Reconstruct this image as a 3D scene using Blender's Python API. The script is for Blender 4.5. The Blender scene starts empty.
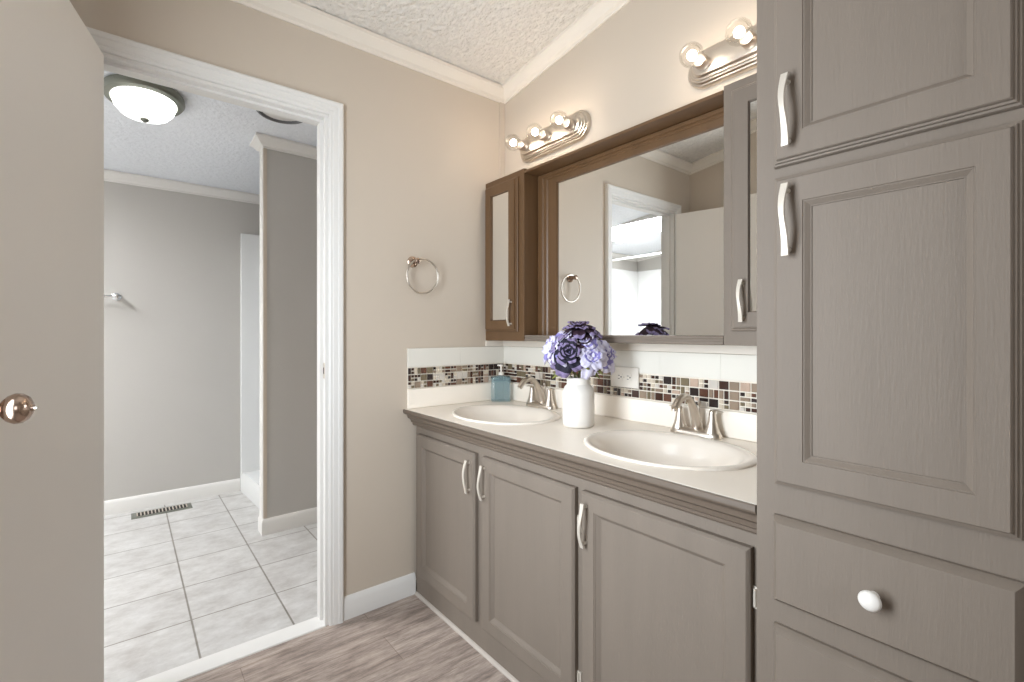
import bpy, bmesh, math, random
from math import sin, cos, pi, radians
from mathutils import Vector, Matrix
random.seed(7)
S = bpy.context.scene
COL = S.collection

# ------------------------------------------------------------------ camera
cam = bpy.data.cameras.new('camera'); camo = bpy.data.objects.new('camera', cam)
COL.objects.link(camo); S.camera = camo
cam.sensor_width = 36; cam.lens = 478.885 / 1024 * 36
cam.clip_start = .02
cam.shift_y = (332.872 - 341) / 1024
camo.location = (1.8809, -1.473, 1.1258)
camo.rotation_euler = (radians(90), 0, radians(51))

# ------------------------------------------------------------------ world, colour, lights
W = bpy.data.worlds.new('world'); S.world = W; W.use_nodes = True
W.node_tree.nodes['Background'].inputs[0].default_value = (.85, .92, 1, 1)
W.node_tree.nodes['Background'].inputs[1].default_value = 1.2
S.view_settings.view_transform = 'Standard'; S.view_settings.look = 'None'
S.view_settings.gamma = 1; S.view_settings.use_curve_mapping = False
S.view_settings.exposure = 0.58

def area(name, loc, rot, sx, sy, power, col):
    l = bpy.data.lights.new(name, 'AREA'); l.shape = 'RECTANGLE'; l.size = sx; l.size_y = sy
    l.energy = power; l.color = col
    o = bpy.data.objects.new(name, l); COL.objects.link(o); o.location = loc; o.rotation_euler = rot
    return o
# added fill at two made-up windows, front and right walls; daylight through the skylight
area('added_front_fill', (1.00, -1.83, 1.20), (radians(90), 0, 0), .58, 1.3, 29, (.84, .92, 1))
area('added_right_fill', (3.27, -1.1, 1.5), (0, radians(90), 0), 1.0, .8, 4, (.93, .96, 1))
area('skylight_daylight', (-1.1, -2.71, 2.33), (0, 0, 0), .96, .56, 58, (.92, .955, 1))
BULB = 47.0      # strength of each clear globe bulb
DOME = 3.0

# ------------------------------------------------------------------ materials
def new_mat(name):
    m = bpy.data.materials.new(name); m.use_nodes = True
    nt = m.node_tree; return m, nt, nt.nodes['Principled BSDF']
def lin(r, g, b):
    f = lambda c: (c/255/12.92) if c/255 <= .04045 else ((c/255+.055)/1.055)**2.4
    return (f(r), f(g), f(b), 1)
def coords(nt, scale=(1,1,1), loc=(0,0,0), rot=(0,0,0)):
    tc = nt.nodes.new('ShaderNodeTexCoord'); mp = nt.nodes.new('ShaderNodeMapping')
    mp.inputs['Scale'].default_value = scale; mp.inputs['Location'].default_value = loc; mp.inputs['Rotation'].default_value = rot
    nt.links.new(tc.outputs['Object'], mp.inputs[0]); return mp.outputs[0]
def noise(nt, vec, scale, detail=3, rough=.5):
    n = nt.nodes.new('ShaderNodeTexNoise'); n.inputs['Scale'].default_value = scale
    n.inputs['Detail'].default_value = detail; n.inputs['Roughness'].default_value = rough
    nt.links.new(vec, n.inputs['Vector']); return n.outputs[0]
def ramp(nt, fac, stops):
    r = nt.nodes.new('ShaderNodeValToRGB'); e = r.color_ramp.elements
    while len(e) < len(stops): e.new(.5)
    for i, (p, c) in enumerate(stops): e[i].position = p; e[i].color = c
    nt.links.new(fac, r.inputs[0]); return r.outputs[0]
def bump(nt, bs, h, strength, dist=.002):
    b = nt.nodes.new('ShaderNodeBump'); b.inputs['Strength'].default_value = strength; b.inputs['Distance'].default_value = dist
    nt.links.new(h, b.inputs['Height']); nt.links.new(b.outputs[0], bs.inputs['Normal'])
def vary(c, k): return tuple(min(1, v*k) for v in c[:3]) + (1,)
def paint(name, rgb, rough=.5, var=.04, nscale=3, bscale=120, bstr=.1, metal=0, stretch=(1,1,1), bdist=.002):
    m, nt, bs = new_mat(name); c = lin(*rgb); v = coords(nt, stretch)
    nt.links.new(ramp(nt, noise(nt, v, nscale), [(.3, vary(c, 1-var)), (.7, vary(c, 1+var))]), bs.inputs['Base Color'])
    bs.inputs['Roughness'].default_value = rough; bs.inputs['Metallic'].default_value = metal
    if bstr: bump(nt, bs, noise(nt, v, bscale), bstr, bdist)
    return m
M = {}
M['wall'] = paint('greige_wall_paint', (198, 185, 169), .6, .015, 2, 60, .12)
M['bathwall'] = paint('light_grey_wall_paint', (190, 186, 180), .6, .015, 2, 60, .12)
M['white'] = paint('white_trim_paint', (226, 223, 218), .4, .006, 3, 60, 0)
M['doorw'] = paint('door_paint', (230, 224, 216), .45, .015, 2, 40, .05)
M['ceil'] = paint('textured_ceiling', (222, 216, 207), .85, .06, 50, 46, 1.0, bdist=.016)
M['bceil'] = paint('white_bathroom_ceiling', (234, 237, 242), .85, .03, 50, 46, .7, bdist=.010)
M['taupe'] = paint('taupe_cabinet_paint', (123, 112, 101), .55, .04, 2.5, 45, .3, stretch=(6, 6, .6))
M['taupe'].node_tree.nodes['Principled BSDF'].inputs['Specular IOR Level'].default_value = .22
M['brown'] = paint('taupe_lamplight_tint', (102, 75, 49), .38, .10, 3, 45, .15, stretch=(6, 6, .6))  # same taupe cabinet paint, with the bulbs' warm light put into its colour
M['mold'] = paint('worn_taupe_molding', (106, 93, 81), .42, .07, 4, 45, .12, stretch=(.6, 6, 6))
M['shoe'] = paint('pale_shoe_molding', (186, 176, 166), .5)
M['cream'] = paint('cream_trim_paint', (226, 217, 204), .5, .02)
M['dark'] = paint('dark_gap', (40, 33, 28), .7)
M['counter'] = paint('cream_laminate', (249, 240, 227), .38, .012, 12, 60, .0)
M['porcelain'] = paint('white_porcelain', (240, 231, 219), .22, .004, 3, 20, 0)
M['wtile'] = paint('white_glazed_tile', (226, 222, 212), .15, .012, 4, 20, .03)
M['grout'] = paint('light_grout', (228, 219, 204), .7)
M['nickel'] = paint('brushed_nickel', (214, 205, 194), .33, .03, 20, 200, .03, metal=1)
M['champ'] = paint('satin_champagne_metal', (206, 197, 184), .5, .03, 20, 200, .03, metal=.35)
M['bronze'] = paint('antique_nickel', (186, 164, 148), .2, .03, 20, 200, .03, metal=1)
M['chrome'] = paint('chrome', (215, 215, 215), .12, .01, 20, 200, 0, metal=1)
M['pewter'] = paint('pewter_rim', (128, 130, 120), .4, .05, 20, 100, .05, metal=.6)
M['greymetal'] = paint('grey_vent_metal', (112, 112, 114), .5, .05)
M['acrylic'] = paint('white_acrylic', (226, 226, 224), .22, .01, 3, 20, 0)
M['ceramic'] = paint('milky_ceramic_glaze', (232, 227, 220), .3, .01, 5, 40, .05)
M['plastic'] = paint('white_plastic', (228, 222, 212), .35, .01)
M['leaf'] = paint('leaf_green', (132, 136, 70), .6, .2, 40)
M['stem'] = paint('stem_green', (110, 112, 70), .6, .1, 40)
M['lav'] = paint('lavender_petal', (142, 134, 196), .7, .25, 60, 200, .2)
M['lavp'] = paint('pale_lavender_petal', (214, 210, 232), .7, .1, 60, 200, .2)
M['plum'] = paint('plum_petal', (50, 28, 42), .75, .3, 60, 200, .2)
M['navy'] = paint('navy_petal', (24, 20, 40), .75, .3, 60, 200, .2)
M['mauve'] = paint('mauve_petal', (134, 120, 158), .75, .2, 60, 200, .2)

m, nt, bs = new_mat('mirror_silver'); bs.inputs['Metallic'].default_value = 1; bs.inputs['Roughness'].default_value = .0
bs.inputs['Base Color'].default_value = (.93, .94, .93, 1); M['mirror'] = m
def glassy(name, rgb, alpha, rough=.05):
    m, nt, bs = new_mat(name); bs.inputs['Base Color'].default_value = lin(*rgb); bs.inputs['Roughness'].default_value = rough
    bs.inputs['Alpha'].default_value = alpha; return m
M['pane'] = glassy('clear_pane', (230, 240, 240), .07)
M['blueglass'] = glassy('blue_bottle_glass', (138, 168, 174), .45, .08)
def emit(name, rgb, s):
    m = bpy.data.materials.new(name); m.use_nodes = True; nt = m.node_tree; nt.nodes.clear()
    e = nt.nodes.new('ShaderNodeEmission'); o = nt.nodes.new('ShaderNodeOutputMaterial')
    e.inputs[0].default_value = rgb + (1,); e.inputs[1].default_value = s; nt.links.new(e.outputs[0], o.inputs[0]); return m
M['bulb'] = emit('lit_globe_bulb', (1, .88, .76), BULB)
M['dome'] = emit('lit_alabaster_dome', (1, 1, .97), DOME)
m = bpy.data.materials.new('clear_globe_glass'); m.use_nodes = True; nt = m.node_tree; nt.nodes.clear()
o_ = nt.nodes.new('ShaderNodeOutputMaterial'); mixs = nt.nodes.new('ShaderNodeMixShader'); tr_ = nt.nodes.new('ShaderNodeBsdfTransparent'); gl_ = nt.nodes.new('ShaderNodeBsdfGlossy'); lw = nt.nodes.new('ShaderNodeLayerWeight')
tr_.inputs[0].default_value = (.97, .96, .94, 1); gl_.inputs[1].default_value = .06; lw.inputs[0].default_value = .25
mu_ = nt.nodes.new('ShaderNodeMath'); mu_.operation = 'MULTIPLY'; mu_.inputs[1].default_value = .35; nt.links.new(lw.outputs[0], mu_.inputs[0]); nt.links.new(mu_.outputs[0], mixs.inputs[0]); nt.links.new(tr_.outputs[0], mixs.inputs[1]); nt.links.new(gl_.outputs[0], mixs.inputs[2]); nt.links.new(mixs.outputs[0], o_.inputs[0]); M['globe'] = m

# wood-look planks, running along y
m, nt, bs = new_mat('grey_oak_vinyl_planks')
v = coords(nt, (1, 1, 1), (.03, .4, 0), (0, 0, radians(90)))
br = nt.nodes.new('ShaderNodeTexBrick'); nt.links.new(v, br.inputs['Vector'])
br.offset = .37; br.inputs['Scale'].default_value = 1; br.inputs['Brick Width'].default_value = 1.2; br.inputs['Row Height'].default_value = .152
br.inputs['Mortar Size'].default_value = .0012; br.inputs['Mortar Smooth'].default_value = .2
br.inputs['Color1'].default_value = lin(206, 194, 184); br.inputs['Color2'].default_value = lin(222, 211, 201); br.inputs['Mortar'].default_value = lin(168, 152, 140)
gv = coords(nt, (12, 1.8, 1))
g1 = noise(nt, gv, 2.6, 12, .80); g2 = noise(nt, coords(nt, (60, 2.5, 1)), 3, 3, .6)
c1 = ramp(nt, g1, [(.34, lin(92, 80, 74)), (.43, lin(140, 128, 122)), (.53, lin(188, 178, 173)), (.66, lin(226, 218, 212))])
mx = nt.nodes.new('ShaderNodeMix'); mx.data_type = 'RGBA'; mx.blend_type = 'MULTIPLY'; mx.inputs[0].default_value = .85
nt.links.new(br.outputs[0], mx.inputs[6]); nt.links.new(c1, mx.inputs[7])
mx2 = nt.nodes.new('ShaderNodeMix'); mx2.data_type = 'RGBA'; mx2.blend_type = 'OVERLAY'; mx2.inputs[0].default_value = .35
nt.links.new(mx.outputs[2], mx2.inputs[6]); nt.links.new(g2, mx2.inputs[7])
nt.links.new(mx2.outputs[2], bs.inputs['Base Color']); bs.inputs['Roughness'].default_value = .42
bump(nt, bs, g1, .15); M['planks'] = m
# bathroom floor tiles
m, nt, bs = new_mat('grey_marbled_floor_tile')
v = coords(nt, (1, 1, 1), (.37, 1.268, 0))
br = nt.nodes.new('ShaderNodeTexBrick'); nt.links.new(v, br.inputs['Vector']); br.offset = 0
br.inputs['Scale'].default_value = 1; br.inputs['Brick Width'].default_value = .308; br.inputs['Row Height'].default_value = .305
br.inputs['Mortar Size'].default_value = .0036; br.inputs['Mortar Smooth'].default_value = .1
br.inputs['Color1'].default_value = (1, 1, 1, 1); br.inputs['Color2'].default_value = (.93, .93, .93, 1); br.inputs['Mortar'].default_value = lin(178, 173, 165)
n1 = noise(nt, coords(nt, (1.6, 1, 1)), 8, 9, .72)
c1 = ramp(nt, n1, [(.32, lin(178, 173, 168)), (.5, lin(198, 195, 191)), (.68, lin(214, 212, 209))])
mx = nt.nodes.new('ShaderNodeMix'); mx.data_type = 'RGBA'; mx.blend_type = 'MULTIPLY'; mx.inputs[0].default_value = 1
nt.links.new(br.outputs[0], mx.inputs[6]); nt.links.new(c1, mx.inputs[7]); nt.links.new(mx.outputs[2], bs.inputs['Base Color'])
bs.inputs['Roughness'].default_value = .35
inv = nt.nodes.new('ShaderNodeMath'); inv.operation = 'SUBTRACT'; inv.inputs[0].default_value = 1; nt.links.new(br.outputs[1], inv.inputs[1])
bump(nt, bs, inv.outputs[0], .5, .002); M['tiles'] = m

# ------------------------------------------------------------------ object helpers
def link(name, bm, mats, parent=None, smooth=None, bevel=0, seg=2):
    bmesh.ops.recalc_face_normals(bm, faces=bm.faces)
    me = bpy.data.meshes.new(name); bm.to_mesh(me); bm.free()
    for mm in (mats if isinstance(mats, (list, tuple)) else [mats]): me.materials.append(mm)
    o = bpy.data.objects.new(name, me); COL.objects.link(o)
    if parent: o.parent = parent
    if bevel:
        b = o.modifiers.new('bevel', 'BEVEL'); b.width = bevel; b.segments = seg; b.limit_method = 'ANGLE'; b.angle_limit = radians(40)
    if smooth is not None:
        for p in me.polygons: p.use_smooth = True
        me.set_sharp_from_angle(angle=radians(smooth))
    return o
def tag(o, label=None, cat=None, group=None, kind=None):
    for k, vv in (('label', label), ('category', cat), ('group', group), ('kind', kind)):
        if vv: o[k] = vv
    return o
def empty(name, loc, label, cat, group=None, rz=0):
    o = bpy.data.objects.new(name, None); o.empty_display_size = .05; COL.objects.link(o)
    o.location = loc; o.rotation_euler = (0, 0, rz); return tag(o, label, cat, group)
def structure(name, bm, mat, label, cat, parent=None, **k):
    o = link(name, bm, mat, parent, **k)
    if not parent: tag(o, label, cat, None, 'structure')
    return o
def box(bm, x0, x1, y0, y1, z0, z1, mi=0):
    vs = [bm.verts.new(c) for c in ((x0,y0,z0),(x1,y0,z0),(x1,y1,z0),(x0,y1,z0),(x0,y0,z1),(x1,y0,z1),(x1,y1,z1),(x0,y1,z1))]
    for f in ((0,3,2,1),(4,5,6,7),(0,1,5,4),(1,2,6,5),(2,3,7,6),(3,0,4,7)):
        bm.faces.new([vs[i] for i in f]).material_index = mi
    return vs
def B(*a): bm = bmesh.new(); box(bm, *a); return bm
def loft(bm, loops, cap0=True, cap1=True, close=True, mi=0):
    L = [[bm.verts.new(p) for p in lp] for lp in loops]; n = len(L[0])
    for a, b in zip(L, L[1:]):
        for i in range(n if close else n-1):
            j = (i+1) % n
            bm.faces.new((a[i], a[j], b[j], b[i])).material_index = mi
    if cap0: bm.faces.new(L[0][::-1]).material_index = mi
    if cap1: bm.faces.new(L[-1]).material_index = mi
    return L
def lathe(bm, prof, c=(0,0,0), n=32, axis='z', sx=1, sy=1, mi=0, caps=True):
    loops = []
    for r, h in prof:
        lp = []
        for i in range(n):
            a = 2*pi*i/n; p, q = r*cos(a)*sx, r*sin(a)*sy
            lp.append({'z': (c[0]+p, c[1]+q, c[2]+h), 'y': (c[0]+p, c[1]+h, c[2]+q), 'x': (c[0]+h, c[1]+p, c[2]+q)}[axis])
        loops.append(lp)
    loft(bm, loops, caps, caps, mi=mi)
def tube(bm, pts, rads, n=10, flat=(1, 1), closed=False, up=Vector((0, 0, 1)), mi=0):
    pts = [Vector(p) for p in pts]
    if not isinstance(rads, (list, tuple)): rads = [rads]*len(pts)
    loops = []; N = len(pts)
    for i, p in enumerate(pts):
        a = pts[(i-1) % N] if (closed or i > 0) else p; b = pts[(i+1) % N] if (closed or i < N-1) else p
        t = (b-a).normalized(); s = t.cross(up)
        if s.length < 1e-4: s = t.cross(Vector((0, 1, 0)))
        s.normalize(); u = s.cross(t)
        loops.append([tuple(p + s*cos(2*pi*k/n)*rads[i]*flat[0] + u*sin(2*pi*k/n)*rads[i]*flat[1]) for k in range(n)])
    if closed: loops.append(loops[0])
    loft(bm, loops, not closed, not closed, mi=mi)
    if closed: bmesh.ops.remove_doubles(bm, verts=bm.verts, dist=1e-6)
def sweep(bm, prof, path):
    """prof: (out, up) pairs; path: list of (point, out_vector, up_vector)"""
    loft(bm, [[tuple(Vector(p) + Vector(o)*a + Vector(u)*b) for a, b in prof] for p, o, u in path])
def smoothpath(pts, n=6):
    P = [Vector(p) for p in pts]; out = []
    for i in range(len(P)-1):
        p0 = P[max(i-1, 0)]; p1 = P[i]; p2 = P[i+1]; p3 = P[min(i+2, len(P)-1)]
        for k in range(n):
            t = k/n
            out.append(.5*((2*p1)+(p2-p0)*t+(2*p0-5*p1+4*p2-p3)*t*t+(3*p1-p0-3*p2+p3)*t**3))
    out.append(P[-1]); return out

# ------------------------------------------------------------------ room shell
YF, XR, XB, YB = -1.74, 3.2, -2.0, -3.84      # front wall, right wall, bathroom far wall, bathroom end wall
def cz(x): return 2.322 + (.1355 if x > 0 else .10)*x
OY0, OY1, OH = -1.55, -.861, 1.965              # doorway
structure('floor', B(-.03, XR, YF, 0, -.06, 0), M['planks'], 'grey-brown wood-look plank floor of the vanity room', 'floor')
structure('floor_bathroom', B(XB, -.03, YB, 0, -.06, 0.0), M['tiles'], 'light grey square tiles on the floor beyond the doorway', 'floor')
def slab(x0, x1, y0, y1, th=.06):
    bm = bmesh.new(); loft(bm, [[(x0, y, cz(x0+1e-6*(x0>=0))), (x1, y, cz(x1 if x1 else -1e-9)), (x1, y, cz(x1 if x1 else -1e-9)+th), (x0, y, cz(x0+1e-6*(x0>=0))+th)] for y in (y0, y1)]); return bm
structure('ceiling', slab(0, XR, YF, 0), M['ceil'], 'cream textured sloping ceiling above the vanity', 'ceiling')
bm = bmesh.new()
SK = (-1.6, -.6, -3.0, -2.42)
def slab_into(bm, x0, x1, y0, y1, th=.06):
    loft(bm, [[(x0, y, 2.322+.1*x0), (x1, y, 2.322+.1*x1), (x1, y, 2.322+.1*x1+th), (x0, y, 2.322+.1*x0+th)] for y in (y0, y1)])
slab_into(bm, XB, 0, SK[3], 0); slab_into(bm, XB, 0, YB, SK[2]); slab_into(bm, XB, SK[0], SK[2], SK[3]); slab_into(bm, SK[1], 0, SK[2], SK[3])
structure('ceiling_bathroom', bm, M['bceil'], 'white stippled ceiling of the bathroom beyond the doorway', 'ceiling')
bm = bmesh.new()
for a in ((SK[0]-.02, SK[0]+.006, SK[2]-.02, SK[3]+.02), (SK[1]-.006, SK[1]+.02, SK[2]-.02, SK[3]+.02), (SK[0]+.006, SK[1]-.006, SK[2]-.02, SK[2]+.006), (SK[0]+.006, SK[1]-.006, SK[3]-.006, SK[3]+.02)):
    box(bm, *a, 2.16 if a[1] <= -1.5 else 2.20, 2.345)
structure('trim_1', bm, M['white'], 'white shaft of the bathroom skylight seen in the mirror', 'skylight')
bm = bmesh.new()
HT = 2.9
box(bm, -.1, 0, OY1, .0, 0, HT); box(bm, -.1, 0, YF-.1, OY0, 0, HT); box(bm, -.1, 0, OY0, OY1, OH, HT)
structure('wall_left', bm, M['wall'], 'beige wall with the open doorway and towel ring', 'wall')
structure('wall_back', B(XB-.1, XR, 0, .1, 0, HT), M['wall'], 'beige wall behind the vanity and mirror', 'wall')
bm = bmesh.new()                                 # front wall, with an opening cut for the added fill window
wx0, wx1, wz0, wz1 = .70, 1.30, .53, 1.87
box(bm, 0, wx0, YF-.1, YF, 0, HT); box(bm, wx1, XR, YF-.1, YF, 0, HT); box(bm, wx0, wx1, YF-.1, YF, 0, wz0); box(bm, wx0, wx1, YF-.1, YF, wz1, HT)
structure('wall_front', bm, M['wall'], 'beige wall behind the open door', 'wall')
bm = bmesh.new()
box(bm, XR, XR+.1, YF-.1, -1.52, 0, HT); box(bm, XR, XR+.1, -.68, .1, 0, HT); box(bm, XR, XR+.1, -1.52, -.68, 0, .98); box(bm, XR, XR+.1, -1.52, -.68, 2.02, HT)
structure('wall_right', bm, M['wall'], 'beige wall with an added fill window to the right, behind the camera', 'wall')
bm = bmesh.new()
for a in ((-1.57, -1.52, .92, 2.08), (-.68, -.63, .92, 2.08), (-1.52, -.68, .92, .98), (-1.52, -.68, 2.02, 2.08)): box(bm, XR-.015, XR+.1, *a)
box(bm, XR+.02, XR+.05, -1.52, -.68, 1.48, 1.52)
structure('added_window_2', bm, M['white'], 'added white window frame on the unseen right wall, for fill light', 'window')  # unseen window, added to house the weak fill from the right
bm = bmesh.new()
box(bm, wx0-.06, wx0, YF-.1, YF+.015, wz0-.06, wz1+.06); box(bm, wx1, wx1+.06, YF-.1, YF+.015, wz0-.06, wz1+.06)
box(bm, wx0, wx1, YF-.1, YF+.015, wz0-.06, wz0); box(bm, wx0, wx1, YF-.1, YF+.015, wz1, wz1+.06); box(bm, wx0, wx1, YF-.06, YF-.03, 1.38, 1.42)
w1 = structure('added_window_1', bm, M['white'], 'added white framed window behind the camera, for fill light', 'window')  # unseen window, added and placed for the fill on vanity and tall cabinet
structure('added_window_pane', B(wx0, wx1, YF-.046, YF-.04, wz0, wz1), M['pane'], '', '', w1)
structure('wall_bathroom_far', B(XB-.1, XB, YB-.1, 0, 0, HT), M['bathwall'], 'light grey wall across the bathroom facing the doorway', 'wall')
structure('wall_bathroom_end', B(XB, -.1, YB-.1, YB, 0, HT), M['bathwall'], 'bathroom end wall behind the tub seen in the mirror', 'wall')
structure('wall_bathroom_side', B(-.1, 0, YB-.1, YF-.1, 0, HT), M['bathwall'], 'bathroom wall beside the tub', 'wall')
# shower partition
PX, PY, PT = -1.068, -.866, .075
structure('wall_partition', B(PX-PT, PX, PY, 0, 0, cz(PX-PT)+.01), M['bathwall'], 'grey partition wall beside the shower', 'wall')
structure('trim_2', B(PX-PT-.004, PX-.006, PY-.008, PY+.012, 0.0, cz(PX-PT)-.002), M['white'], 'white vertical trim on the end of the shower partition', 'trim', bevel=.003)
structure('trim_3', B(PX-.002, PX+.004, PY-.004, PY+.014, .09, cz(PX)-.05), M['wall'], 'grey corner batten on the shower partition', 'trim')

# crowns: profile (out from wall, up from bottom)
CR = [(0, 0), (.006, 0), (.008, .010), (.020, .016), (.034, .034), (.044, .042), (.050, .046), (.050, .060), (0, .060)]
def crown(name, a, b, out, label, mat='white'):
    bm = bmesh.new(); o = Vector(out)
    pr = lambda p: (Vector((p[0], p[1], (cz(p[0]) if len(p) < 3 else p[2])-.058)), o, Vector((0, 0, 1)))
    sweep(bm, CR, [pr(a), pr(b)]); structure(name, bm, M[mat], label, 'crown molding', smooth=25)
crown('trim_4', (0, YF, cz(.0001)), (0, 0, cz(.0001)), (1, 0, 0), 'cream crown molding above the doorway wall', 'cream')
bm = bmesh.new(); sweep(bm, [(a, b+.0) for a, b in CR], [(Vector((x, 0, cz(x)-.058)), Vector((0, -1, 0)), Vector((0, 0, 1))) for x in (.0001, XR)])
structure('trim_5', bm, M['cream'], 'cream sloping crown molding above the vanity mirror', 'crown molding', smooth=25)
bm = bmesh.new(); sweep(bm, CR, [(Vector((x, YF, cz(x)-.058)), Vector((0, 1, 0)), Vector((0, 0, 1))) for x in (.0001, XR)])
structure('trim_6', bm, M['cream'], 'cream crown molding seen in the mirror above the open door', 'crown molding', smooth=25)
crown('trim_7', (XB, YB), (XB, 0), (1, 0, 0), 'white crown molding on the far bathroom wall')
bm = bmesh.new(); sweep(bm, CR, [(Vector((x, YB, cz(x)-.058)), Vector((0, 1, 0)), Vector((0, 0, 1))) for x in (XB, -.1)])
structure('trim_8', bm, M['white'], 'white crown molding above the tub seen in the mirror', 'crown molding', smooth=25)
bm = bmesh.new()                                  # wraps the partition end
U = Vector((0, 0, 1))
sweep(bm, CR, [(Vector((PX, 0, cz(PX)-.058)), Vector((1, 0, 0)), U), (Vector((PX, PY, cz(PX)-.058)), Vector((1, -1, 0)), U), (Vector((PX-PT, PY, cz(PX-PT)-.058)), Vector((-1, -1, 0)), U), (Vector((PX-PT, 0, cz(PX-PT)-.058)), Vector((-1, 0, 0)), U)])
structure('trim_9', bm, M['white'], 'white crown molding wrapping the top of the shower partition', 'crown molding', smooth=25)
structure('trim_10', B(.0005, .007, -.03, -.0005, 1.09, 2.265), M['wall'], 'narrow beige corner batten beside the mirror cabinet', 'trim')

# baseboards
BBP = [(0, 0), (.014, 0), (.014, .068), (.010, .078), (.006, .085), (0, .088)]
def bb(name, path, label):
    bm = bmesh.new(); sweep(bm, BBP, [(Vector(p), Vector(o), U) for p, o in path]); structure(name, bm, M['white'], label, 'baseboard', smooth=25)
bb('baseboard_left', [((0, -.8065, 0), (1, 0, 0)), ((0, -.495, 0), (1, 0, 0))], 'short white baseboard between doorway and vanity')
bb('baseboard_front', [((.0, YF, 0), (0, 1, 0)), ((XR, YF, 0), (0, 1, 0))], 'white baseboard behind the open door')
bb('baseboard_bathroom_far', [((XB, -3.02, 0), (1, 0, 0)), ((XB, -.8315, 0), (1, 0, 0))], 'white baseboard along the far bathroom wall')
bb('baseboard_partition', [((PX, 0, 0), (1, 0, 0)), ((PX, PY, 0), (1, -1, 0)), ((PX-PT, PY, 0), (-1, -1, 0)), ((PX-PT, -.846, 0), (-1, 0, 0))], 'white baseboard wrapping the end of the shower partition')

# door casing, jamb, threshold
CP = [(0, 0), (0, .010), (.006, .013), (.014, .013), (.018, .016), (.036, .018), (.040, .021), (.054, .022), (.060, .018), (.060, 0)]   # (away from opening, out)
def casing(name, xw, s, label):
    bm = bmesh.new(); loops = []
    i0, i1, h = OY0, OY1, OH
    for (y, z, dy, dz) in ((i1, 0, 1, 0), (i1, h, 1, 1), (i0, h, -1, 1), (i0, 0, -1, 0)):
        loops.append([(xw+s*b, y+dy*a*.88, z+dz*a*.88) for a, b in CP])
    loft(bm, loops); structure(name, bm, M['white'], label, 'door casing')
casing('trim_11', 0, 1, 'white molded casing around the doorway')
casing('trim_12', -.1, -1, 'white casing on the bathroom side of the doorway')
bm = bmesh.new()
box(bm, -.1, 0, OY1-.012, OY1, 0, OH-.012); box(bm, -.1, 0, OY0, OY0+.012, 0, OH-.012); box(bm, -.1, 0, OY0, OY1, OH-.012, OH)
box(bm, -.062, -.028, OY1-.022, OY1-.012, 0, OH-.022); box(bm, -.062, -.028, OY0+.012, OY0+.022, 0, OH-.022); box(bm, -.062, -.028, OY0+.012, OY1-.012, OH-.022, OH-.012)
structure('trim_13', bm, M['white'], 'white jamb lining the doorway', 'door jamb')
t = empty('strike_plate', (0, OY1-.012, .98), 'small metal strike plate on the right door jamb', 'strike plate')
bm = bmesh.new(); box(bm, -.024, -.003, -.0015, 0, -.03, .03); o = link('plate', bm, M['nickel'], t, bevel=.0005)
bm = bmesh.new(); box(bm, -.017, -.009, -.002, -.0013, -.012, .012); link('latch_hole', bm, M['dark'], t)
bm = bmesh.new(); loft(bm, [[(-.075, y, 0), (-.07, y, .008), (-.05, y, .012), (-.018, y, .012), (.004, y, .004), (.006, y, 0)] for y in (OY0+.0125, OY1-.0125)])
structure('trim_14', bm, M['white'], 'white threshold strip where tile meets plank floor', 'threshold', smooth=30)

# the open door (built at its hinge)
d1 = bpy.data.objects.new('door_1', None); COL.objects.link(d1); d1.location = (.03, -1.519, 0); d1.rotation_euler = (0, 0, math.atan2(-.135, .592))
tag(d1, 'flat cream door standing open at the left edge', 'door', None, 'structure')
DW = .69
link('door_leaf', B(0, DW, -.035, 0, .012, 1.943), M['doorw'], d1, bevel=.002)
for z in (.22, 1.0, 1.75):
    bm = bmesh.new(); lathe(bm, [(.005, -.045), (.005, .045)], (-.002, -.040, z), 10); link('hinge', bm, M['nickel'], d1, smooth=40)
bm = bmesh.new(); K = (.632, 0, .99)
lathe(bm, [(.032, 0), (.032, .003), (.028, .006), (.013, .008), (.010, .014), (.012, .020)], K, 28, 'y'); kb = link('knob_rosette', bm, M['bronze'], d1, smooth=35)
bm = bmesh.new(); lathe(bm, [(.010, .018), (.016, .020), (.0235, .027), (.0275, .036), (.0265, .045), (.021, .053), (.012, .058), (.007, .0585), (.006, .061), (.0001, .061)], K, 32, 'y'); link('door_knob', bm, M['bronze'], d1, smooth=50)
bm = bmesh.new(); box(bm, K[0]-.004, K[0]+.004, .060, .066, K[2]-.0015, K[2]+.0015); link('turn_button', bm, M['nickel'], d1, bevel=.0005)

# ------------------------------------------------------------------ cabinet doors
def rloop(x0, x1, z0, z1, i, y): return [(x0+i, y, z0+i), (x1-i, y, z0+i), (x1-i, y, z1-i), (x0+i, y, z1-i)]
def panel_mesh(x0, x1, z0, z1, yb, t, stile, edge, inner, cap=True, sr=0):
    """edge / inner: lists of (inset, depth-from-front). front faces -y, back at yb"""
    bm = bmesh.new(); yf = yb-t
    L = [rloop(x0, x1, z0, z1, 0, yb)] + [rloop(x0, x1, z0, z1, i, yf+d) for i, d in edge]
    L += [rloop(x0, x1+sr, z0, z1, stile+i, yf+d) for i, d in inner]
    loft(bm, L, True, cap); return bm
EDGE = [(0, .007), (.004, .002), (.007, 0)]
STEP = [(0, .013), (.003, .010), (.006, .010), (.009, .005), (.012, .005), (.016, 0)]
INNER = [(0, 0), (.001, .002), (.003, .002), (.004, .004), (.0135, .0115), (.015, .0115), (.0155, .0125)]
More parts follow.
